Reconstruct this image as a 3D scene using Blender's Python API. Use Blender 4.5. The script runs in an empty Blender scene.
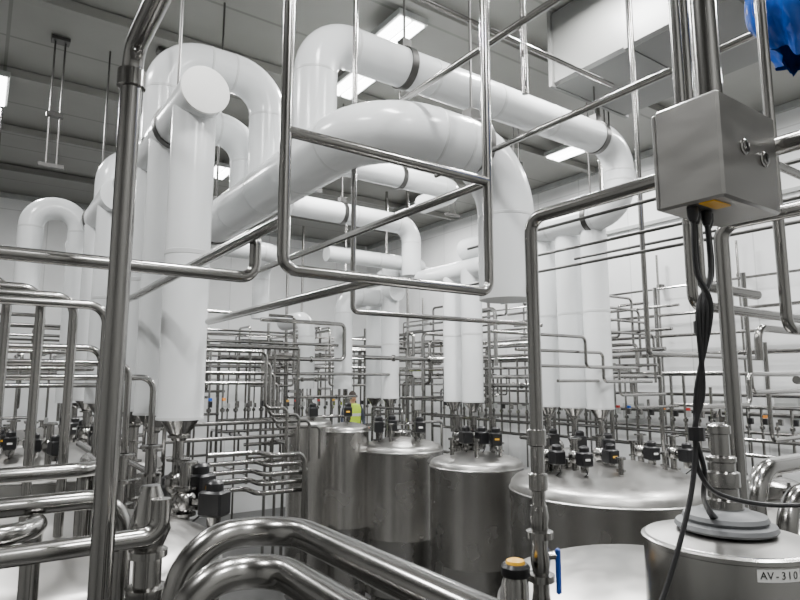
import bpy, math, random
from mathutils import Vector, Matrix
import mathutils.noise as mn
random.seed(11)
TH=math.radians(35.0); C=math.cos(TH); N=math.sin(TH)
FZ=0.4
def S(x,y,z=0.0):
    """site survey axes -> building axes (walls along X / Y)"""
    return Vector((C*x+N*y, -N*x+C*y, z+FZ))
AX={'a':Vector((1,0,0)),'b':Vector((0,1,0)),'z':Vector((0,0,1))}
def path(p,moves):
    pts=[p.copy()]
    for m,v in moves:
        q=pts[-1].copy()
        if m=='Z': q.z=v+FZ
        else: q=q+AX[m]*v
        pts.append(q)
    return pts

# ---------------------------------------------------------------- materials
def newmat(name):
    m=bpy.data.materials.new(name); m.use_nodes=True
    nt=m.node_tree; b=nt.nodes['Principled BSDF']
    return m,nt,b
def noise_ramp(nt,scale,c1,c2,sock,stretch=(1,1,1),detail=4,lo=.3,hi=.7):
    tc=nt.nodes.new('ShaderNodeTexCoord'); mp=nt.nodes.new('ShaderNodeMapping')
    mp.inputs['Scale'].default_value=stretch
    nz=nt.nodes.new('ShaderNodeTexNoise'); nz.inputs['Scale'].default_value=scale; nz.inputs['Detail'].default_value=detail
    cr=nt.nodes.new('ShaderNodeValToRGB')
    cr.color_ramp.elements[0].position=lo; cr.color_ramp.elements[1].position=hi
    cr.color_ramp.elements[0].color=c1; cr.color_ramp.elements[1].color=c2
    nt.links.new(tc.outputs['Object'],mp.inputs[0]); nt.links.new(mp.outputs[0],nz.inputs['Vector'])
    nt.links.new(nz.outputs['Fac'],cr.inputs[0]); nt.links.new(cr.outputs[0],sock)
    return nz,cr
def g(v,a=1): return (v,v,v,a)
def plain(name,col,rough=.5,metal=0.0,var=.12,scale=6):
    m,nt,b=newmat(name)
    c1=tuple(c*(1-var) for c in col)+(1,); c2=tuple(min(1,c*(1+var)) for c in col)+(1,)
    noise_ramp(nt,scale,c1,c2,b.inputs['Base Color'])
    b.inputs['Roughness'].default_value=rough; b.inputs['Metallic'].default_value=metal
    return m
def steel(name,lo,hi,r1,r2,aniso=0,stretch=(1,1,1),scale=1.3):
    m,nt,b=newmat(name)
    noise_ramp(nt,scale,(lo,lo*.985,lo*.955,1),(hi,hi*.98,hi*.945,1),b.inputs['Base Color'],stretch,2)
    noise_ramp(nt,scale*2,g(r1),g(r2),b.inputs['Roughness'],stretch,2)
    b.inputs['Metallic'].default_value=1
    if aniso:
        b.inputs['Anisotropic'].default_value=aniso
        t=nt.nodes.new('ShaderNodeTangent'); t.direction_type='RADIAL'; t.axis='Z'
        nt.links.new(t.outputs[0],b.inputs['Tangent'])
    return m
STEEL=steel('stainless_tube',.29,.37,.17,.23)
TANK=steel('brushed_tank_steel',.42,.48,.24,.28,.6)
DOME=steel('matte_dome_steel',.38,.47,.30,.40,0,(1,1,1),5)
DARK=steel('galvanised_dark',.10,.15,.35,.45)
WHITE=plain('white_jacketing',(.70,.715,.72),.20,0,.02,2)
SEAM=plain('jacket_seam_band',(.56,.57,.57),.3,0,.03,2)
BLACK=plain('black_plastic',(.008,.008,.009),.35)
YEL=plain('yellow_plastic',(.80,.42,.02),.4)
ORG=plain('orange_sticker',(.75,.26,.03),.5)
BLUE=plain('blue_handle',(.01,.09,.5),.35)
RED=plain('red_plastic',(.5,.02,.015),.4)
GREY=plain('grey_hub_plastic',(.13,.135,.14),.45)
RUBBER=plain('cable_rubber',(.007,.007,.008),.42)
LABEL=plain('label_white',(.78,.78,.76),.5,0,.02)
BRK=plain('light_grey_enclosure',(.36,.37,.36),.45)
SHEET=plain('duct_sheet_metal',(.12,.122,.117),.4,0,.06,1.5)

# ---------------------------------------------------------------- mesh builder
class MB:
    def __init__(s,mats): s.v=[];s.f=[];s.m=[];s.mats=mats
    def mi(s,mat):
        if mat not in s.mats: s.mats.append(mat)
        return s.mats.index(mat)
    def rings(s,rings,mat,caps=(True,True),closed=True):
        k=s.mi(mat); base=len(s.v); n=len(rings[0])
        for r in rings: s.v.extend([tuple(p) for p in r])
        for i in range(len(rings)-1):
            for j in range(n):
                a=base+i*n+j; b=base+i*n+(j+1)%n
                s.f.append((a,b,b+n,a+n)); s.m.append(k)
        if caps[0]: s.f.append(tuple(base+j for j in reversed(range(n)))); s.m.append(k)
        if caps[1]:
            o=base+(len(rings)-1)*n; s.f.append(tuple(o+j for j in range(n))); s.m.append(k)
    def tube(s,pts,r,mat,bend=None,seg=10,arc=6,caps=True):
        pts=[Vector(p) for p in pts]
        if bend is None: bend=r*2.6
        P=[pts[0]]
        for i in range(1,len(pts)-1):
            p=pts[i]; d1=p-pts[i-1]; d2=pts[i+1]-p; l1=d1.length; l2=d2.length
            if l1<1e-5 or l2<1e-5: continue
            d1.normalize(); d2.normalize(); th=d1.angle(d2)
            if th<.02 or th>3.1: P.append(p); continue
            L=min(bend*math.tan(th/2),.49*l1,.49*l2); R=L/math.tan(th/2)
            c=p+(d2-d1).normalized()*(R/math.cos(th/2)); ax=d1.cross(d2).normalized()
            v=(p-d1*L)-c
            for q in range(arc+1): P.append(c+Matrix.Rotation(th*q/arc,3,ax)@v)
        P.append(pts[-1])
        Q=[P[0]]
        for p in P[1:]:
            if (p-Q[-1]).length>1e-5: Q.append(p)
        P=Q
        D=[(P[i+1]-P[i]).normalized() for i in range(len(P)-1)]
        T=[D[0]]+[(D[i]+D[i-1]).normalized() for i in range(1,len(D))]+[D[-1]]
        nrm=T[0].orthogonal().normalized(); rings=[]
        for i,p in enumerate(P):
            if i>0: nrm=T[i-1].rotation_difference(T[i])@nrm
            nrm=(nrm-T[i]*nrm.dot(T[i])).normalized(); bn=T[i].cross(nrm)
            rings.append([p+(nrm*math.cos(2*math.pi*j/seg)+bn*math.sin(2*math.pi*j/seg))*r for j in range(seg)])
        s.rings(rings,mat,(caps,caps))
    def lathe(s,o,prof,mat,axis=Vector((0,0,1)),seg=24,caps=(True,True)):
        o=Vector(o); axis=Vector(axis).normalized(); n=axis.orthogonal().normalized(); b=axis.cross(n)
        rings=[[o+axis*h+(n*math.cos(2*math.pi*j/seg)+b*math.sin(2*math.pi*j/seg))*max(r,.0005) for j in range(seg)] for r,h in prof]
        s.rings(rings,mat,caps)
    def box(s,c,sz,mat,rot=0.0,bev=0.0):
        c=Vector(c); R=Matrix.Rotation(rot,3,'Z'); x,y,z=[q/2 for q in sz]
        if bev<=0: bev=min(x,y,z)*.08
        def rr(hx,hy,h,cc):
            o=[]
            for sx,sy in ((1,1),(-1,1),(-1,-1),(1,-1)):
                pr=[(hx,hy-cc),(hx-cc,hy)] if sx*sy>0 else [(hx-cc,hy),(hx,hy-cc)]
                for px,py in pr: o.append(c+R@Vector((sx*px,sy*py,h)))
            return o
        s.rings([rr(x-bev,y-bev,-z,bev*.5),rr(x,y,-z+bev,bev),rr(x,y,z-bev,bev),rr(x-bev,y-bev,z,bev*.5)],mat)
    def build(s,name,smooth=35,parent=None):
        me=bpy.data.meshes.new(name); me.from_pydata(s.v,[],s.f)
        for m in s.mats: me.materials.append(m)
        me.polygons.foreach_set('material_index',s.m)
        me.polygons.foreach_set('use_smooth',[True]*len(s.f))
        me.update(); me.set_sharp_from_angle(angle=math.radians(smooth))
        ob=bpy.data.objects.new(name,me); bpy.context.scene.collection.objects.link(ob)
        if parent: ob.parent=parent
        return ob

# ---------------------------------------------------------------- room shell
A0,A1,B0,B1,H=-6.0,10.8,-4.0,17.4,8.4
HT=H-.012
def wallmat(name,col,rough,pw,ph,axis,lines=.75,mort=.012,vary=.93):
    m,nt,b=newmat(name)
    tc=nt.nodes.new('ShaderNodeTexCoord'); sp=nt.nodes.new('ShaderNodeSeparateXYZ'); cb=nt.nodes.new('ShaderNodeCombineXYZ')
    nt.links.new(tc.outputs['Object'],sp.inputs[0])
    u,v={'xz':('X','Z'),'yz':('Y','Z'),'xy':('X','Y')}[axis]
    nt.links.new(sp.outputs[u],cb.inputs[0]); nt.links.new(sp.outputs[v],cb.inputs[1])
    br=nt.nodes.new('ShaderNodeTexBrick'); br.offset=0; br.inputs['Scale'].default_value=1
    br.inputs['Brick Width'].default_value=pw; br.inputs['Row Height'].default_value=ph; br.inputs['Mortar Size'].default_value=mort
    br.inputs['Color1'].default_value=col+(1,); br.inputs['Color2'].default_value=tuple(c*vary for c in col)+(1,)
    br.inputs['Mortar'].default_value=tuple(c*lines for c in col)+(1,)
    nt.links.new(cb.outputs[0],br.inputs[0])
    nz=nt.nodes.new('ShaderNodeTexNoise'); nz.inputs['Scale'].default_value=1.3; nz.inputs['Detail'].default_value=6
    nt.links.new(tc.outputs['Object'],nz.inputs['Vector'])
    mx=nt.nodes.new('ShaderNodeMix'); mx.data_type='RGBA'; mx.blend_type='MULTIPLY'; mx.inputs[0].default_value=.25
    nt.links.new(br.outputs[0],mx.inputs[6]); nt.links.new(nz.outputs['Fac'],mx.inputs[7])
    nt.links.new(mx.outputs[2],b.inputs['Base Color']); b.inputs['Roughness'].default_value=rough
    return m
CEIL=wallmat('ceiling_panels',(.275,.275,.255),.5,40,1.15,'xy',.62,.022,.94)
WX=wallmat('white_wall_panel_x',(.88,.89,.89),.4,1.2,8,'xz')
WY=wallmat('white_wall_panel_y',(.88,.89,.89),.4,1.2,8,'yz')
WG=wallmat('low_fill_grey_wall_x',(.34,.34,.33),.5,1.2,8,'xz')  # out-of-view front and left walls, made grey to cut bounced fill light
WG2=wallmat('low_fill_grey_wall_y',(.34,.34,.33),.5,1.2,8,'yz')
FLR=plain('epoxy_floor',(.07,.07,.068),.3,0,.25,2)
def slab(name,lo,hi,mat):
    mb=MB([mat]); lo=Vector(lo);hi=Vector(hi); mb.box((lo+hi)/2,hi-lo,mat,0,.002); return mb.build(name,20)
slab('floor',(A0-.2,B0-.2,-.2),(A1+.2,B1+.2,0),FLR)
slab('ceiling',(A0-.2,B0-.2,H),(A1+.2,B1+.2,H+.2),CEIL)
slab('wall_right',(A1,B0-.2,0),(A1+.2,B1+.2,H),WY)
slab('wall_left',(A0-.2,B0-.2,0),(A0,B1+.2,H),WG2)  # never in view; its grey is chosen to reduce fill
slab('wall_back',(A0,B1,0),(A1,B1+.2,H),WX)
slab('wall_front',(A0,B0-.2,0),(A1,B0,H),WG)  # behind the camera, grey likewise chosen to reduce fill
t=MB([BRK]); t.box((A1-.04,(B0+B1)/2,H-.07),(.06,B1-B0-.2,.12),BRK); t.build('trim_1')
t=MB([BRK]); t.box(((A0+A1)/2,B1-.04,H-.07),(A1-A0-.3,.06,.12),BRK); t.build('trim_2')
t=MB([BRK]); t.box((A1-.04,(B0+B1)/2,H-1.5),(.05,B1-B0-.2,.07),BRK); t.build('trim_3')
for i,b in enumerate([5.4,7.9,10.2,12.6,15.0]):
    mb=MB([CEIL]); mb.box(((A0+A1)/2,b,H-.08),(A1-A0-.3,.14,.13),CEIL); mb.build('ceiling_beam',20)
mb=MB([SHEET]); mb.box((6.3,3.0,H-.52),(1.5,3.4,.98),SHEET)
for q in (1.35,2.5,3.6,4.65): mb.box((6.3,q,H-.52),(1.56,.05,1.0),SHEET)
mb.build('rectangular_air_duct',25)

# ---------------------------------------------------------------- ceiling lights
EM,nt,b=newmat('lamp_diffuser'); b.inputs['Base Color'].default_value=(1,1,1,1)
b.inputs['Emission Color'].default_value=(1,1,.99,1); b.inputs['Emission Strength'].default_value=14
LP=[(-.05,7.15),(3.25,11.2),(-.72,8.5),(.39,15.0),(-3.84,12.3),(2.4,6.2),(-4.6,4.6),(3.2,2.4),(0,2.4),(-2.6,.6),(2.2,-1.2),(5.6,7.4),(-6.2,8.6),(5.6,4.4)]
for i,(x,y) in enumerate(LP):
    p=S(x,y,H-FZ)
    if not(A0+.5<p.x<A1-.5 and B0+.5<p.y<B1-.5): continue
    if abs(p.x-6.3)<1.1 and .8<p.y<5.8: p.x=4.9
    vis=i<6
    L=.72 if vis else 1.1
    if i==3: L=1.6
    mb=MB([BRK,EM]); c=p+Vector((0,0,-.18))
    mb.box(c,(.44,L+.06,.08),BRK)
    mb.box(c+Vector((-.10,0,-.05)),(.17,L,.04),EM,0,.012); mb.box(c+Vector((.10,0,-.05)),(.17,L,.04),EM,0,.012)
    for dy in (-.2,.2): mb.tube([c+Vector((0,dy,.03)),Vector((c.x,c.y+dy,HT))],.008,DARK,seg=6)
    ob=mb.build('ceiling_light',30)
    ld=bpy.data.lights.new('tube_glow','AREA'); ld.shape='RECTANGLE'; ld.size=.34; ld.size_y=L; ld.energy=250 if vis else 205; ld.color=(1,1,.99)
    lo=bpy.data.objects.new('lamp',ld); lo.location=c+Vector((0,0,-.08)); lo.parent=ob
    bpy.context.scene.collection.objects.link(lo)

# ---------------------------------------------------------------- insulated ducts
def strap(mb,p,r,axis,rod=True):
    mb.lathe(p-Vector(axis)*.035,[(r+.002,0),(r+.016,0),(r+.016,.07),(r+.002,.07)],DARK,axis,28,(False,False))
    if rod:
        mb.box(p+Vector((0,0,r+.05)),(.10,.10,.10),DARK)
        mb.tube([p+Vector((0,0,r+.05)),Vector((p.x,p.y,HT))],.012,DARK,seg=6)
def seams(mb,p,q,r,step=.95):
    d=q-p; L=d.length; d.normalize(); n=int(L/step)
    for i in range(1,n+1):
        o=p+d*(L*i/(n+1)); mb.lathe(o-d*.02,[(r,0),(r+.003,.003),(r+.003,.033),(r,.036)],SEAM,d,28,(False,False))
def duct(pts,r,name='insulated_duct',bend=None,straps=(),s=True):
    mb=MB([WHITE,DARK,SEAM]); mb.tube(pts,r,WHITE,bend or r*1.9,seg=32,arc=10)
    bd=bend or r*1.9
    if s:
        for i in range(len(pts)-1):
            d=(pts[i+1]-pts[i]); 
            if d.length>1.6: u=d.normalized(); seams(mb,pts[i]+u*.4,pts[i+1]-u*.4,r)
            for e_,sg in ((i,1),(i+1,-1)):
                if 0<e_<len(pts)-1 and d.length>bd*2.2:
                    u=d.normalized()*sg; mb.lathe(pts[e_]+u*(bd+.01),[(r,0),(r+.0025,.003),(r+.0025,.022),(r,.025)],SEAM,u,28,(False,False))
    for i,f in straps:
        p=pts[i].lerp(pts[i+1],f); strap(mb,p,r,(pts[i+1]-pts[i]).normalized(),abs((pts[i+1]-pts[i]).normalized().z)<.5)
    return mb
def drop(mb,x,y,zt,zb,r):
    p=S(x,y,zt); q=S(x,y,zb)
    mb.tube([p,q],r,WHITE,seg=28); seams(mb,p,q,r,1.3)
    mb.lathe(q+Vector((0,0,-.012)),[(r+.004,0),(r+.004,.02)],SEAM,seg=24)
    mb.lathe(q+Vector((0,0,-.16)),[(.05,0),(.06,.03),(r*.85,.15)],STEEL,seg=20)

def valve_stack(x,y,zt,zb,k=1.0,n=1,facing=None):
    """clamped sanitary valve column with black actuator heads"""
    mb=MB([STEEL,BLACK]); r=.042*k
    o=S(x,y,zb); top=S(x,y,zt); L=(top-o).length
    mb.tube([o,top],r*.8,STEEL,seg=14)
    nc=max(2,int(L/.16))
    for i in range(nc+1):
        h=L*i/nc
        mb.lathe(o+Vector((0,0,max(0,h-.014))),[(r*.8,0),(r*1.6,.004),(r*1.6,.022),(r*.8,.026)],STEEL,seg=16,caps=(False,False))
    for i in range(n):
        h=L*(i+.5)/n; c=o+Vector((0,0,h)); an=(facing if facing is not None else random.choice([0,math.pi/2,math.pi,-math.pi/2]))+random.uniform(-.2,.2)
        d=Vector((math.cos(an),math.sin(an),0))
        mb.lathe(c-Vector((0,0,.06*k)),[(r,0),(r*1.55,.025*k),(r*1.7,.06*k),(r*1.55,.095*k),(r,.12*k)],STEEL,seg=16,caps=(False,False))
        mb.tube([c,c+d*.12*k],.022*k,STEEL,seg=10)
        mb.box(c+d*.2*k,(.15*k,.12*k,.14*k),BLACK,an,.012*k)
        mb.lathe(c+d*.2*k+Vector((0,0,.07*k)),[(.05*k,0),(.05*k,.04*k),(.035*k,.055*k),(.015*k,.06*k)],BLACK,seg=14)
        mb.lathe(c+d*.2*k+Vector((0,0,-.13*k)),[(.035*k,0),(.04*k,.02*k),(.04*k,.07*k)],STEEL,seg=14)
        if random.random()<.35: mb.box(c+d*.277*k,(.004,.05*k,.02*k),random.choice([YEL,LABEL,LABEL]),an,.001)
        mb.tube([c+d*.2*k+Vector((0,0,-.05*k)),c+d*.26*k+Vector((0,0,-.13*k)),c+d*.1*k+Vector((0,0,-.24*k))],.006*k,RUBBER,seg=6)
    return mb.build('actuated_valve_stack')

R1=.225
p=path(S(-2.42,7.2,5.2),[('b',-3.9),('a',1.27),('Z',4.03)])
mb=duct(p,R1,straps=((0,.12),(1,.72)),bend=.48); mb.build('insulated_duct')
p=path(S(-.72,4.82,5.2),[('Z',6.33),('a',4.22),('Z',5.5),('b',2.9)])
mb=duct(p,.185,straps=((1,.22),(1,.9),(3,.15)),bend=.33)
for (x,y) in ((2.53,7.68),(2.29,8.03),(2.04,8.38)): drop(mb,x,y,5.5,3.05,.168)
mb.build('insulated_duct')
hp=path(S(-1.44,4.2,5.53),[('b',2.7)])
mb=duct(hp,.175,straps=((0,.3),))
mb.lathe(hp[0]-AX['b']*.012,[(.16,0),(.180,.004),(.180,.03)],LABEL,AX['b'],28)
for (x,y) in ((-1.59,4.41),(-2.03,5.04),(-2.45,5.64)): drop(mb,x,y,5.53,3.13,.162)
mb.build('insulated_duct_header')
p=path(S(-2.16,5.22,5.53),[('Z',6.40),('a',1.0),('Z',5.25)]); duct(p,.185,bend=.36).build('insulated_duct')
p=path(S(-2.42,5.62,5.53),[('Z',6.0),('a',.95),('Z',5.2)]); duct(p,.17,bend=.3).build('insulated_duct')
hp=path(S(-3.3,6.8,5.55),[('b',3.4)])
mb=duct(hp,.19,straps=((0,.4),))
for t_ in (.3,1.3,2.5): drop(mb,-3.3-.574*t_,6.8+.819*t_,5.55,3.15,.17)
mb.build('insulated_duct_header')
p=path(S(-3.75,7.5,5.55),[('Z',6.25),('a',.9),('b',.8)]); duct(p,.18,bend=.32).build('insulated_duct')
p=path(S(-4.92,7.8,4.57),[('Z',5.72),('a',.58),('Z',3.1)]); duct(p,.15,bend=.28).build('insulated_duct')
hp=path(S(1.3,8.9,5.1),[('b',1.6)]); mb=duct(hp,.17)
for (x,y) in ((1.1,9.15),(.85,9.55)): drop(mb,x,y,5.1,3.08,.16)
mb.build('insulated_duct_header')
hp=path(S(-.05,10.8,5.0),[('b',1.5)]); mb=duct(hp,.17)
for (x,y) in ((-.18,11.0),(-.48,11.4)): drop(mb,x,y,5.0,3.08,.165)
mb.build('insulated_duct_header')
p=path(S(-1.71,9.0,6.1),[('a',2.33),('Z',5.2)]); duct(p,.17,bend=.3,straps=((0,.4),)).build('insulated_duct')
p=path(S(-.9,7.9,6.36),[('a',2.2),('b',.9)]); duct(p,.16,bend=.3,straps=((0,.5),)).build('insulated_duct')
p=path(S(-1.0,10.6,3.25),[('Z',4.9),('a',1.0),('Z',5.6)]); duct(p,.16,bend=.3).build('insulated_duct')
p=path(S(-1.68,10.8,3.25),[('Z',4.5),('b',1.0)]); duct(p,.15,bend=.3).build('insulated_duct')
p=path(S(-1.2,9.6,5.45),[('a',2.0),('b',1.4)]); duct(p,.13,bend=.25).build('insulated_duct')
p=path(S(-3.0,8.4,5.35),[('a',1.4),('b',.8),('Z',4.4)]); duct(p,.14,bend=.28).build('insulated_duct')
p=path(S(.3,12.2,5.6),[('a',3.2)]); duct(p,.15).build('insulated_duct')

# ---------------------------------------------------------------- tanks
def tank(x,y,r,zs,dome=.22,parts=True,rot=0.0):
    mb=MB([TANK,DOME,STEEL,DARK]); o=S(x,y,-FZ); hs=zs+FZ
    prof=[(r*.2,.35),(r*.8,.42),(r*.97,.52),(r,.62)]
    for h in (hs*.5,):
        prof+=[(r,h-.012),(r+.002,h-.006),(r+.002,h+.006),(r,h+.012)]
    prof+=[(r,hs-.05)]
    mb.lathe(o,prof,TANK,seg=72,caps=(True,False))
    dp=[(r,hs-.05),(r+.008,hs-.045),(r+.008,hs-.035),(r*.995,hs-.025),(r*.98,hs+dome*.12),(r*.94,hs+dome*.28)]
    for i in range(1,10):
        f=1-i/9.0; dp.append((r*.94*f+.001,hs+dome*(.28+.72*(1-f*f))))
    mb.lathe(o,dp,DOME,seg=72,caps=(False,True))
    for i in range(4):
        an=rot+.6+i*math.pi/2; q=o+Vector((math.cos(an)*r*.82,math.sin(an)*r*.82,0))
        mb.tube([q,q+Vector((0,0,.55))],.045,STEEL,seg=10); mb.lathe(q,[(.08,0),(.08,.015)],STEEL,seg=14)
    if parts:
        an=rot; c=o+Vector((math.cos(an)*r*.5,math.sin(an)*r*.5,hs+dome*.6))
        mr=min(.2,r*.26)
        mb.lathe(c,[(mr,0),(mr,.1),(mr+.03,.1),(mr+.03,.125),(mr*.9,.15),(mr*.4,.17)],STEEL,seg=26)
        mb.tube([c+Vector((-mr,0,.14)),c+Vector((-mr,0,.24)),c+Vector((mr,0,.24)),c+Vector((mr,0,.14))],.012,STEEL,seg=8)
        for k_ in range(6):
            a2=k_*math.pi/3; q=c+Vector((math.cos(a2)*(mr+.03),math.sin(a2)*(mr+.03),.07)); mb.tube([q,q+Vector((0,0,.09))],.012,DARK,seg=6)
        for k_ in range(4):
            a2=rot+1.4+k_*1.2; q=o+Vector((math.cos(a2)*r*.55,math.sin(a2)*r*.55,hs+dome*.4))
            hh=random.uniform(.18,.34)
            mb.tube([q,q+Vector((0,0,hh))],.03,STEEL,seg=12)
            mb.lathe(q+Vector((0,0,hh)),[(.03,0),(.055,.005),(.055,.03),(.03,.035)],STEEL,seg=14)
            mb.lathe(q+Vector((0,0,hh*.5)),[(.03,0),(.05,.005),(.05,.025),(.03,.03)],STEEL,seg=14)
    return mb.build('stainless_tank')
tank(2.42,7.2,1.13,2.18,.30,rot=2.6)
tank(1.10,8.9,.67,2.22,.16,rot=1.4)
tank(0.03,10.2,.67,2.30,.16,rot=1.0)
tank(-.86,10.0,.35,2.62,.1,False); tank(-1.45,9.8,.35,2.72,.1,False)
tank(-2.0,3.55,.95,2.38,.26,False)
tank(1.22,3.15,.72,2.33,.20,False)
tank(3.1,4.4,.85,2.4,.2,rot=2)
tank(-4.0,7.3,1.1,2.4,.25,rot=.3); tank(-5.6,9.8,1.1,2.4,.25,rot=.3)
tank(5.0,6.2,.9,2.1,.2,rot=.3)

for (x,y) in ((2.53,7.68),(2.29,8.03),(2.04,8.38)): valve_stack(x,y,2.92,2.32,1.1,1,-math.pi/2-.6)
for (x,y) in ((1.95,6.85),(1.65,7.0),(2.3,7.1),(2.9,7.4),(3.2,7.2)): valve_stack(x,y,2.75,2.36,1.1,1,-2)
for (x,y) in ((1.1,9.05),(.86,9.1),(1.36,8.9)): valve_stack(x,y,2.86,2.3,1.25,1,-2)
for (x,y) in ((-.18,10.5),(.28,10.1),(-.36,10.2)): valve_stack(x,y,2.9,2.4,1.3,1,-2)
for (x,y) in ((-.86,10.0),(-1.45,9.8)): valve_stack(x,y,3.1,2.7,1.1,1,-2)
valve_stack(-1.59,4.41,3.0,2.35,1.2,1,-1.0); valve_stack(-1.78,3.95,2.92,2.6,1.2,0); valve_stack(-2.03,5.04,3.0,2.0,1.2,1,-1.0); valve_stack(-2.45,5.64,3.0,2.0,1.2,0)
valve_stack(-1.44,4.15,2.85,2.35,1.15,1,-.9); valve_stack(-1.7,4.2,2.95,2.4,1.1,0)
for t_ in (.3,1.3,2.5): valve_stack(-3.3-.574*t_,6.8+.819*t_,3.0,2.45,1.2,1)
for q in range(6): valve_stack(-3.6-.35*q,6.3+.25*q,2.95,2.5,1.0,1,-1.5)
for (x,y) in ((4.7,6.0),(5.1,6.4),(4.4,6.6),(3.0,4.5),(3.3,4.7)): valve_stack(x,y,2.75,2.25,1.0,1,-2)

# ---------------------------------------------------------------- process pipework
def inside(p): return A0+.2<p.x<A1-.1 and B0+.2<p.y<B1-.15 and .1<p.z<H
def depth(p): return N*p.x+C*p.y
def rnd(mb,n,ar,br,zr,dmin,rads):
    k=0; tries=0
    while k<n and tries<n*20:
        tries+=1
        p=Vector((round(random.uniform(*ar)/.3)*.3,round(random.uniform(*br)/.3)*.3,round(random.uniform(*zr)/.11)*.11+FZ))
        d1=random.choice('ab'); d2='b' if d1=='a' else 'a'; sg=lambda:random.choice((-1,1))
        mv=[(d1,sg()*random.uniform(.8,3.2)),('z',sg()*random.uniform(.25,1.1)),(random.choice((d1,d2)),sg()*random.uniform(.5,2.0))]
        if random.random()<.6: mv.append(('z',-random.uniform(.3,1.3)))
        pts=path(p,mv)
        if not all(inside(q) and depth(q)>dmin and zr[0]-.5<q.z-FZ<zr[1]+.6 for q in pts): continue
        r=random.choice(rads); mb.tube(pts,r,STEEL,seg=10,arc=4); k+=1
        for q in (.3,.7):
            c=pts[0].lerp(pts[1],q); u=(pts[1]-pts[0]).normalized()
            mb.lathe(c,[(r,0),(r*1.6,.004),(r*1.6,.03),(r,.034)],STEEL,u,10,(False,False))
mb=MB([STEEL,DARK])
rnd(mb,44,(3,10.5),(4,16),(2.9,4.5),8.8,(.02,.026,.034))
rnd(mb,24,(-2,5),(7,16),(2.6,4.4),9.0,(.02,.026,.034))
rnd(mb,18,(3,9),(6,14),(1.2,2.7),9.8,(.026,.034))
mb.build('process_pipework')
mb=MB([STEEL,DARK])
for i,z in enumerate((3.66,3.86,4.06,4.32)):
    mb.tube([Vector((-3,11.2+.2*i,z+FZ)),Vector((10.3,11.2+.2*i,z+FZ))],random.choice((.022,.03)),STEEL,seg=10)
for i,z in enumerate((3.6,3.82,4.1,4.45)):
    mb.tube([Vector((7.4+.2*i,4.6,z+FZ)),Vector((7.4+.2*i,16.6,z+FZ))],random.choice((.022,.03)),STEEL,seg=10)
for i,z in enumerate((3.5,4.0)):
    mb.tube([Vector((1.2,9.0+.2*i,z+FZ)),Vector((6.6,9.0+.2*i,z+FZ)),Vector((6.6,9.0+.2*i,z+FZ-1.3))],.026,STEEL,seg=10)
HR=HT-.3
for a in (-2.5,0,2.5,5,7.4):
    mb.tube([Vector((a,11.1,0)),Vector((a,11.1,HR))],.03,STEEL,seg=10)
    mb.tube([Vector((a,12.0,0)),Vector((a,12.0,5.0))],.03,STEEL,seg=10)
    mb.tube([Vector((a,11.1,3.9)),Vector((a,12.0,3.9))],.03,STEEL,seg=8)
for b in (5.2,7.6,10,12.6,15):
    mb.tube([Vector((7.2,b,0)),Vector((7.2,b,HR))],.03,STEEL,seg=10); mb.tube([Vector((8.4,b,0)),Vector((8.4,b,5.2))],.03,STEEL,seg=10)
    mb.tube([Vector((7.2,b,3.85)),Vector((8.4,b,3.85))],.03,STEEL,seg=8)
mb.build('pipe_rack')
def comb(p0,axis,n,sp,z0,z1,hv=True,low=0):
    mb=MB([STEEL,BLACK])
    u=AX[axis]; a=p0-u*.2; b=p0+u*(n*sp+.2)
    for z in (z0,z0+.22,z1): mb.tube([Vector((a.x,a.y,z+FZ)),Vector((b.x,b.y,z+FZ))],.03,STEEL,seg=10)
    for i in range(n):
        q=p0+u*(sp*i); zz=z1-random.choice((0,0,.2,.4)); q0=Vector((q.x,q.y,z0+FZ-low*random.random())); q1=Vector((q.x,q.y,zz+FZ))
        mb.tube([q0,q1],random.choice((.016,.022)),STEEL,seg=8)
        if hv:
            c=Vector((q.x,q.y,z0+FZ+.38)); mb.lathe(c,[(.018,0),(.036,.01),(.036,.05),(.018,.06)],STEEL,seg=10,caps=(False,False))
            mb.box(c+Vector((0,-.05,.12)),(.05,.06,.09),random.choice((BLACK,STEEL,STEEL,BRK)))
            if random.random()<.22: mb.box(c+Vector((0,-.05,.19)),(.045,.045,.04),random.choice((YEL,RED,ORG,BLUE)))
    for z in (a,b): mb.tube([Vector((z.x,z.y,0)),Vector((z.x,z.y,z1+FZ))],.03,STEEL,seg=8)
    return mb.build('valve_manifold')
comb(S(-3.1,8.6,0),'a',8,.2,2.55,3.9,True,1.6)
comb(S(-3.4,12.0,0),'a',26,.18,2.4,4.1)
comb(S(-6.6,8.2,0),'a',14,.2,2.3,3.9)
comb(S(2.6,10.9,0),'b',14,.22,2.4,3.8)
comb(S(4.6,8.6,0),'b',16,.2,2.4,3.5)
comb(S(6.2,7.6,0),'b',14,.2,2.3,3.0)
mb=MB([STEEL,DARK,BRK])
for i,z in enumerate((2.55,2.85,3.15,3.5,3.85,4.2,4.6,5.1)):
    b0=random.uniform(2.2,3.5); b1=random.uniform(11,16)
    mb.tube([Vector((10.45-.05*(i%3),b0,z+FZ-.6)),Vector((10.45-.05*(i%3),b0,z+FZ)),Vector((10.45-.05*(i%3),b1,z+FZ)),Vector((10.45-.05*(i%3),b1,z+FZ-.8))],random.choice((.022,.03,.038)),STEEL,seg=10)
for b in (3.6,5.0,6.5,8.2,10,12,14):
    mb.tube([Vector((10.62,b,1.8)),Vector((10.62,b,6.2))],.022,STEEL,seg=8); mb.box((10.70,b,5.6),(.12,.1,.06),DARK)
for b,z in ((5.6,2.9),(7.2,2.8),(8.9,3.3),(4.4,3.0)): mb.box((10.66,b,z+FZ),(.2,.35,.3),BRK)
mb.build('long_pipe_run')

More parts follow.
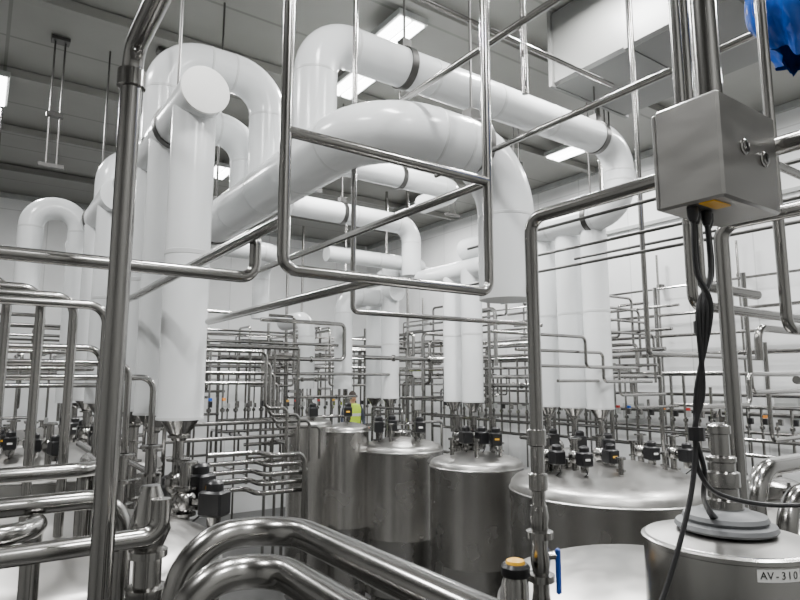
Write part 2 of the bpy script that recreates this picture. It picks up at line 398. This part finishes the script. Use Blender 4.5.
# ---------------------------------------------------------------- near tube frames
def rail(name,segs,r,mat=STEEL,clamps=(),bend=2.4):
    mb=MB([mat])
    for pts in segs: mb.tube(pts,r,mat,bend=r*bend,seg=18,arc=7)
    for c,ax in clamps: mb.lathe(c-ax*.03,[(r,0),(r*1.35,.004),(r*1.35,.056),(r,.06)],mat,ax,18,(False,False))
    return mb.build(name)
ht=HT-FZ
rail('tube_support_frame',[path(S(-.83,1.75,-FZ),[('Z',4.42),('b',-2.6),('Z',ht)])],.031,clamps=((S(-.83,1.75,4.32),AX['z']),))
f0=S(-.438,2.2,3.81)
rail('tube_support_frame',[path(Vector((f0.x,f0.y,HT)),[('Z',3.81),('a',1.05),('Z',ht)]),
     path(S(-.438,2.2,4.35),[('a',1.05)]),
     path(S(.42,2.8,4.35),[('b',3.4)]),path(S(-.438,2.2,4.0),[('b',2.6)]),path(S(-.1,2.44,3.81),[('b',2.2)])],.023)
rail('tube_support_rail',[path(S(-2.2,1.41,3.83),[('a',1.93),('z',.2),('b',3.0)])],.025)
rail('tube_support_frame',[path(S(.48,2.15,2.4),[('Z',3.99),('b',-2.4),('Z',ht)])],.024,clamps=((S(.48,2.15,3.05),AX['z']),(S(.48,2.15,3.2),AX['z'])))
rail('tube_support_frame',[path(S(1.04,1.9,-FZ),[('Z',3.9),('b',-2.2)])],.023)
rail('tube_support_frame',[path(S(.985,2.0,ht),[('Z',3.65),('a',1.5),('Z',ht)]),path(S(1.03,2.03,ht),[('Z',3.72),('a',.4)]),path(S(1.04,2.05,4.3),[('a',1.4)])],.018)
rail('tube_support_frame',[path(S(1.36,2.1,ht),[('Z',3.58),('a',1.6)])],.019)
rail('overhead_tube_rail',[path(S(-.5,4.9,5.43),[('b',-4.5)]),path(S(.3,4.85,5.1),[('b',-3.6)]),path(S(-2.0,3.2,5.9),[('b',-2.2)]),path(S(-.35,3.9,6.3),[('a',3.0)])],.022)
rail('overhead_tube_rail',[path(S(.6,5.2,4.55),[('b',-4.2)]),path(S(.9,5.2,4.42),[('b',-4.4)]),path(S(.5,5.9,4.3),[('b',-4.2)]),path(S(1.6,5.4,4.5),[('b',-3)])],.012,DARK)
rail('hanger_post',[[S(.62,4.0,ht),S(.62,4.0,4.5)],[S(-.35,4.4,ht),S(-.35,4.4,3.9),S(1.3,5.5,3.9)],[S(.75,3.4,ht),S(.75,3.4,5.1)],[S(1.9,4.6,ht),S(1.9,4.6,3.6),S(3.4,5.65,3.6)]],.02)
for (x,y) in ((-4.6,7.6),(-3.3,7.9),(-2.2,9.2),(.9,10),(1.9,9.4),(3.4,9.4),(4.4,8.4),(-1.3,8.6)):
    mb=MB([DARK]); q=S(x,y,0)
    for dx in (-.06,.06): mb.tube([Vector((q.x+dx,q.y,HT)),Vector((q.x+dx,q.y,6.6))],.012,DARK,seg=6)
    mb.box((q.x,q.y,7.3),(.2,.08,.06),DARK); mb.box((q.x,q.y,6.6),(.3,.06,.05),DARK); mb.box((q.x,q.y,H-.04),(.22,.16,.05),DARK)
    mb.build('pipe_hanger_bracket')
segs=[]
for i in range(4):
    x=-1.60-.17*i; y=3.25-.02*i; z=3.80+.045*i
    segs.append(path(S(x-1.3,y-.91,z),[('a',1.59),('Z',2.5)]))
for i in range(3):
    segs.append(path(S(-3.4,3.3+.2*i,3.62-.1*i),[('a',1.6+.1*i),('Z',2.9-.1*i),('b',.8)]))
for i in range(3):
    segs.append(path(S(-5.0,4.6,3.35+.16*i),[('a',2.6-.2*i),('b',1.6)]))
rail('looped_process_tube',segs,.024,bend=4)
segs=[]
for i in range(5):
    segs.append(path(S(-2.25,7.2+.04*i,2.52-.11*i),[('a',.62-.05*i),('b',-.42),('a',.42+.05*i),('Z',.7)]))
rail('looped_process_tube',segs,.03,bend=3.5)
segs=[]
for i in range(4):
    segs.append(path(S(-2.5,7.0+.25*i,3.75-.13*i),[('a',1.0),('Z',3.05-.1*i),('a',.3+.12*i),('Z',2.3)]))
rail('looped_process_tube',segs,.022,bend=3.5)
segs=[]
for i in range(4):
    segs.append(path(S(.95+.3*i,6.2+.3*i,3.9-.17*i),[('a',1.5),('z',-.35),('a',1.0)]))
    segs.append(path(S(1.6+.1*i,9.4,4.6-.18*i),[('b',-1.5),('a',1.2),('z',-.7)]))
rail('looped_process_tube',segs,.019,bend=3.5)
segs=[path(S(1.85,3.1,3.5),[('Z',3.67),('a',2.4)]),path(S(1.9,2.9,3.4),[('a',2.4)]),path(S(2.2,4.5,3.2),[('a',.8),('z',.25),('a',1.6)]),
      path(S(3.4,5.6,3.75),[('z',-.9),('a',1.2)]),path(S(2.9,5.0,4.3),[('Z',3.3),('a',1.8)])]
rail('looped_process_tube',segs,.02,bend=3.5)

# foreground large bends
for st,mv in ((S(-.57,1.62,1.0),[('Z',2.985),('a',.30),('b',-1.3)]),(S(-.49,1.43,1.0),[('Z',2.945),('a',.22),('b',-1.2)])):
    mbb=MB([STEEL]); pp=path(st,mv); mbb.tube(pp,.039,STEEL,bend=.15,seg=28,arc=12)
    mbb.lathe(pp[1].lerp(pp[0],.25),[(.039,0),(.0405,.003),(.0405,.007),(.039,.01)],STEEL,seg=24,caps=(False,False))
    mbb.build('large_bend_pipe')
mbb=MB([STEEL]); mbb.tube(path(S(-1.9,1.86,2.95),[('a',1.0),('Z',2.3)]),.036,STEEL,bend=.14,seg=20,arc=10)
mbb.tube(path(S(-1.75,1.66,2.84),[('a',1.07),('z',.13)]),.034,STEEL,bend=.1,seg=20,arc=10)
mbb.tube(path(S(-1.9,1.6,2.9),[('a',.85),('b',.25),('Z',2.5)]),.034,STEEL,bend=.12,seg=20,arc=10)
mbb.tube(path(S(-2.1,2.3,3.0),[('a',.9),('b',.5),('Z',2.5)]),.034,STEEL,bend=.12,seg=20,arc=10)
mbb.build('large_bend_pipe')
mbb=MB([STEEL]); 
mbb.tube(path(S(1.86,3.25,2.1),[('Z',2.93),('a',1.4)]),.05,STEEL,bend=.2,seg=20,arc=10)
mbb.tube(path(S(1.98,3.2,2.1),[('Z',2.80),('a',1.4)]),.05,STEEL,bend=.2,seg=20,arc=10); mbb.build('large_bend_pipe')

mb=MB([STEEL]); o=S(-.93,2.32,2.45)
mb.lathe(o,[(.035,-2.84),(.035,0),(.06,.005),(.06,.03),(.04,.035),(.045,.1),(.07,.16),(.075,.17),(.075,.2),(.05,.205),(.05,.3),(.068,.305),(.068,.33),(.05,.335),(.075,.40),(.065,.44),(.045,.52),(.03,.56)],STEEL,seg=24)
mb.build('sight_glass_fitting')

mb=MB([STEEL,BLUE]); o=S(.48,2.15,2.3)
pr=[(.024,-.35)]
for h in (0,.14,.28,.42,.56): pr+=[(.028,h),(.046,h+.004),(.046,h+.026),(.028,h+.03),(.034,h+.07),(.028,h+.11)]
mb.lathe(o,pr,STEEL,seg=18)
c=o+Vector((.05,-.02,.50)); mb.tube([o+Vector((0,0,.50)),c],.012,STEEL); 
mb.box(c+Vector((.01,-.005,-.05)),(.02,.016,.15),BLUE,0,.005); mb.build('ball_valve')
mb=MB([STEEL,BLACK,YEL]); o=S(.385,2.1,2.3)
mb.lathe(o,[(.02,-.2),(.02,.2),(.045,.21),(.045,.36),(.042,.37),(.042,.44),(.035,.46)],STEEL,seg=22)
mb.lathe(o+Vector((0,0,.455)),[(.045,0),(.048,.005),(.048,.03),(.04,.04)],BLACK,seg=22)
mb.lathe(o+Vector((0,0,.49)),[(.034,0),(.030,.014),(.014,.02)],YEL,seg=22)
mb.tube([o+Vector((0,0,.12)),S(.48,2.15,2.42)],.018,STEEL)
mb.tube([o+Vector((0,0,-.2)),o+Vector((0,0,-1.2))],.02,STEEL); mb.build('pneumatic_valve')

# ---------------------------------------------------------------- junction box on conduit
mb=MB([STEEL,BLACK,YEL,DARK])
e=S(.710,1.27,3.80); bx,by,bz=.275,.155,.25
c=Vector((e.x+bx/2,e.y+by/2,e.z+bz/2))
BOXM=steel('brushed_enclosure',.33,.40,.28,.38,0,(1,1,3),3)
mb.box(c,(bx,by,bz),BOXM,0,.006); mb.box(c+Vector((0,by/2+.006,0)),(bx*.96,.012,bz*.96),BOXM,0,.003)
mb.tube([Vector((c.x-.02,c.y,c.z+bz/2)),Vector((c.x-.02,c.y,HT))],.031,STEEL,seg=24)
mb.lathe(Vector((c.x-.02,c.y,c.z+bz/2)),[(.045,0),(.045,.02),(.033,.03)],STEEL,seg=20)
for dx,dz in ((.105,.01),(.20,.0)):
    q=Vector((e.x+dx,e.y,e.z+bz/2+dz)); mb.lathe(q,[(.019,0),(.019,.003),(.015,.005),(.015,.007),(.009,.008)],STEEL,Vector((0,-1,0)),20)
    mb.box(q+Vector((0,-.0085,0)),(.004,.002,.016),BLACK)
mb.box(Vector((e.x+.045,e.y+.045,e.z-.0015)),(.075,.035,.004),YEL,0,.001)
gl=[]
for i in range(4):
    q=Vector((e.x+.03+.03*i,e.y+.09+.012*(i%2),e.z)); gl.append(q)
    mb.lathe(q,[(.013,0),(.013,-.02),(.008,-.035)],BLACK,seg=12)
mb.build('junction_box')
def smoothcurve(pts,n=10):
    P=[pts[0]]+pts+[pts[-1]]; out=[]
    for i in range(1,len(P)-2):
        for k in range(n):
            t=k/n; a,b,c_,d=P[i-1],P[i],P[i+1],P[i+2]
            out.append(.5*((2*b)+(c_-a)*t+(2*a-5*b+4*c_-d)*t*t+(3*b-a-3*c_+d)*t**3))
    out.append(pts[-1]); return out
mb=MB([RUBBER])
for i,q in enumerate(gl):
    q=q+Vector((0,0,-.03)); o=.010*i
    mid=[q,q+Vector((0,0,-.12)),S(.71-o,1.36,3.56),S(.675+o*.5,1.38,3.38),S(.665,1.38,3.26+o)]
    if i==0: mid+=[S(.635,1.36,3.14),S(.56,1.32,2.98),S(.48,1.28,2.86),S(.42,1.25,2.72),S(.40,1.25,2.4)]
    elif i==1: mid+=[S(.68,1.40,3.19),S(.76,1.45,3.13),S(.95,1.5,3.10),S(1.25,1.5,3.13)]
    else: mid+=[S(.69,1.40,3.2),S(.72,1.47,3.12),S(.78+.01*i,1.6,3.05)]
    mb.tube(smoothcurve(mid),.0058,RUBBER,bend=.001,seg=8,arc=1)
for zz in (3.28,3.52): mb.tube([S(.668+.12*(zz-3.28),1.38,zz+.015),S(.668+.12*(zz-3.28),1.38,zz-.015)],.018,RUBBER,seg=10)
mb.build('cable_bundle')

# ---------------------------------------------------------------- labelled vessel bottom right
mb=MB([TANK,GREY,STEEL,LABEL]); o=S(.865,1.66,2.99); r=.205
mb.lathe(o,[(.03,-3.39),(.03,-.75),(r*.8,-.66),(r,-.6),(r,-.020),(r+.005,-.017),(r+.005,-.007),(r,-.004),(r*.97,0)],TANK,seg=56)
mb.lathe(o,[(r*.97,0),(r*.7,.010),(r*.5,.016),(.05,.02)],DOME,seg=56)
mb.lathe(o+Vector((0,0,.02)),[(.120,0),(.125,.006),(.120,.016),(.10,.02),(.105,.028),(.10,.038),(.07,.044),(.06,.052)],GREY,seg=40)
mb.lathe(o+Vector((0,0,.065)),[(.048,0),(.048,.03),(.038,.035),(.038,.06),(.044,.065),(.044,.10),(.034,.105),(.034,.125),(.038,.13),(.038,.14),(.024,.145),(.024,.20),(.029,.202),(.029,.222),(.014,.23)],STEEL,seg=24)
can=mb.build('filter_housing')
nv=Vector((C*.30+N*-.95, -N*.30+C*-.95,0)).normalized()
lab=MB([LABEL]); ang=math.atan2(nv.y,nv.x)-.25; rings=[]
o2=o+Vector((0,0,-.038))
for zz in (-.014,.014):
    rings.append([o2+Vector((math.cos(ang+t_)*(r+.0015),math.sin(ang+t_)*(r+.0015),zz)) for t_ in [(-.25+.50*i/12) for i in range(13)]]+
                 [o2+Vector((math.cos(ang+t_)*(r+.0003),math.sin(ang+t_)*(r+.0003),zz)) for t_ in [(.25-.50*i/12) for i in range(13)]])
lab.rings(rings,LABEL); lo=lab.build('label_plate',30,can)
INK=plain('label_ink',(.02,.02,.02),.6)
for i,ch in enumerate("AV-310"):
    cu=bpy.data.curves.new('label_char','FONT'); cu.body=ch; cu.size=.024; cu.extrude=.0004; cu.align_x='CENTER'; cu.align_y='CENTER'
    cu.materials.append(INK); ob=bpy.data.objects.new('label_char',cu); bpy.context.scene.collection.objects.link(ob)
    aa=ang+(i-2.5)*.074; ob.location=o2+Vector((math.cos(aa)*(r+.0022),math.sin(aa)*(r+.0022),0)); ob.rotation_euler=(math.pi/2,0,aa+math.pi/2); ob.parent=can

# ---------------------------------------------------------------- blue plastic sheet (draped over overhead tube)
BAG,nt,b=newmat('blue_plastic_film'); noise_ramp(nt,6,(.0,.03,.22,1),(.01,.10,.5,1),b.inputs['Base Color']); b.inputs['Roughness'].default_value=.16
mb=MB([BAG]); o=S(1.80,2.5,5.10); rings=[]
for i in range(30):
    f=i/29; z=.28-.56*f; rad=.10+.15*math.sin(math.pi*min(1,f*.75+.12))
    ring=[]
    for j in range(80):
        th=2*math.pi*j/80; cc,ss=math.cos(th),math.sin(th)
        fold=.16*math.sin(7*th+3*f+2*mn.noise(Vector((cc,ss,f*2))))*f+.30*mn.noise(Vector((cc*2.2,ss*2.2,f*1.6+4)))+.14*mn.noise(Vector((cc*6,ss*6,f*5)))
        ring.append(o+Vector((cc,ss*.7,0))*(rad*(1+fold))+Vector((0,0,z+.10*f*mn.noise(Vector((cc*2,ss*2,9))))))
    rings.append(ring)
mb.rings(rings,BAG,(True,False)); mb.tube([o+Vector((0,0,.15)),Vector((o.x,o.y,HT))],.02,STEEL); mb.build('blue_plastic_sheet',50)

# ---------------------------------------------------------------- walkway with worker
mb=MB([DARK,STEEL]); w=S(-1.03,13.2,1.42)
mb.box(w+Vector((0,0,-.04)),(3.2,1.3,.06),DARK)
for dx in (-1.5,0,1.5):
    for dy in (-.6,.6):
        mb.tube([Vector((w.x+dx,w.y+dy,0)),Vector((w.x+dx,w.y+dy,w.z+(1.05 if dy<0 else 0)))],.03,STEEL)
for h in (.55,1.05): mb.tube([w+Vector((-1.5,-.6,h)),w+Vector((1.5,-.6,h))],.02,STEEL)
for i in range(9): mb.tube([Vector((w.x+1.62,w.y-.2,.2*i)),Vector((w.x+1.62,w.y+.4,.2*i))],.015,STEEL)
for dy in (-.2,.4): mb.tube([Vector((w.x+1.62,w.y+dy,0)),Vector((w.x+1.62,w.y+dy,w.z))],.02,STEEL)
mb.build('access_walkway')
wk=bpy.data.objects.new('worker',None); bpy.context.scene.collection.objects.link(wk); wk.location=S(-1.03,13.2,1.41); wk.rotation_euler=(0,0,-TH+.5)
SKIN=plain('skin',(.55,.33,.23),.5); CLOTH=plain('dark_workwear',(.05,.06,.09),.8); VEST=plain('hi_vis_vest',(.6,.85,.05),.6); REFL=plain('reflective_tape',(.7,.7,.68),.3); HAIR=plain('hair',(.03,.02,.015),.7)
def skinobj(name,verts,edges,rad,mat,root=0,sub=2):
    me=bpy.data.meshes.new(name); me.from_pydata(verts,edges,[]); ob=bpy.data.objects.new(name,me)
    bpy.context.scene.collection.objects.link(ob); ob.parent=wk
    m=ob.modifiers.new('skin','SKIN'); m.use_smooth_shade=True
    for i,r_ in enumerate(rad):
        sv=me.skin_vertices[0].data[i]; sv.radius=(r_,r_*.85) if not isinstance(r_,tuple) else r_; sv.use_root=(i==root)
    s_=ob.modifiers.new('sub','SUBSURF'); s_.levels=sub; s_.render_levels=sub; me.materials.append(mat); return ob
V=[(0,0,.95),(0,0,1.15),(0,0,1.38),(0,0,1.46),
   (-.19,0,1.42),(-.25,-.02,1.13),(-.22,-.2,.98),(.19,0,1.42),(.25,-.02,1.13),(.2,-.22,1.0),
   (-.1,0,.88),(-.11,-.02,.5),(-.12,.02,.1),(-.12,-.13,.05),(.1,0,.88),(.12,.02,.5),(.13,.05,.1),(.13,-.1,.05)]
E=[(0,1),(1,2),(2,3),(2,4),(4,5),(5,6),(2,7),(7,8),(8,9),(0,10),(10,11),(11,12),(12,13),(0,14),(14,15),(15,16),(16,17)]
skinobj('body',V,E,[(.15,.11),(.14,.1),(.16,.1),.07,.065,.048,.036,.065,.048,.036,.09,.065,.045,.04,.09,.065,.045,.04],CLOTH)
mb=MB([VEST,REFL])
def ell(rx,ry,z): return [Vector((rx*math.cos(2*math.pi*j/28),ry*math.sin(2*math.pi*j/28),z)) for j in range(28)]
mb.rings([ell(.185,.135,.88),ell(.18,.13,1.0)],VEST,(False,False)); mb.rings([ell(.185,.135,1.0),ell(.185,.135,1.06)],REFL,(False,False))
mb.rings([ell(.18,.13,1.06),ell(.19,.13,1.22)],VEST,(False,False)); mb.rings([ell(.195,.135,1.22),ell(.195,.135,1.28)],REFL,(False,False))
mb.rings([ell(.195,.13,1.28),ell(.205,.12,1.40),ell(.16,.1,1.47),ell(.075,.07,1.49)],VEST,(False,False)); mb.build('vest',40,wk)
mb=MB([SKIN,HAIR,BLACK])
hr=[]
for i in range(13):
    f=math.pi*i/12; z=-math.cos(f)*.125+1.63; q=math.sin(f); hr.append([Vector((.078*q*math.cos(2*math.pi*j/20)*(1 if i>5 else .9),.098*q*math.sin(2*math.pi*j/20),z)) for j in range(20)])
mb.rings(hr,SKIN)
mb.rings([[Vector((v.x*1.07,v.y*1.07+.008,v.z+.008)) for v in ring] for ring in hr[7:]],HAIR)
mb.lathe((0,-.095,1.60),[(.016,-.02),(.018,0),(.008,.035)],SKIN,seg=8)
for sx in (-1,1):
    mb.lathe((sx*.03,-.088,1.635),[(.008,-.006),(.011,0),(.008,.006)],BLACK,seg=8); mb.lathe((sx*.08,0,1.6),[(.01,0),(.02,.03),(.012,.055)],SKIN,seg=8)
mb.box((0,-.092,1.565),(.04,.01,.008),RED); mb.tube([(0,0,1.44),(0,-.005,1.56)],.055,SKIN,seg=14); mb.build('head',50,wk)
for sx,h in ((-1,V[6]),(1,V[9])):
    hv=[h,(h[0],h[1]-.08,h[2]+.01)]; ed=[(0,1)]; rd=[.03,.034]
    for k in range(4): 
        b0=len(hv); hv+= [(h[0]+(k-1.5)*.02,h[1]-.13,h[2]),(h[0]+(k-1.5)*.021,h[1]-.165+.008*abs(k-1.5),h[2]-.03)]; ed+=[(1,b0),(b0,b0+1)]; rd+=[.009,.008]
    b0=len(hv); hv+=[(h[0]-sx*.05,h[1]-.08,h[2]),(h[0]-sx*.06,h[1]-.12,h[2]-.01)]; ed+=[(1,b0),(b0,b0+1)]; rd+=[.011,.009]
    skinobj('hand',hv,ed,rd,SKIN,0,1)

# ---------------------------------------------------------------- camera
cam=bpy.data.cameras.new('camera'); cam.lens=27; cam.sensor_width=36; cam.clip_start=.05
co=bpy.data.objects.new('camera',cam); co.location=S(0,0,3.4); co.rotation_euler=(math.radians(90+7.6),0,-TH)
bpy.context.scene.collection.objects.link(co); bpy.context.scene.camera=co
w=bpy.data.worlds.new('world'); bpy.context.scene.world=w; w.use_nodes=True
w.node_tree.nodes['Background'].inputs[0].default_value=(.5,.5,.5,1); w.node_tree.nodes['Background'].inputs[1].default_value=.3
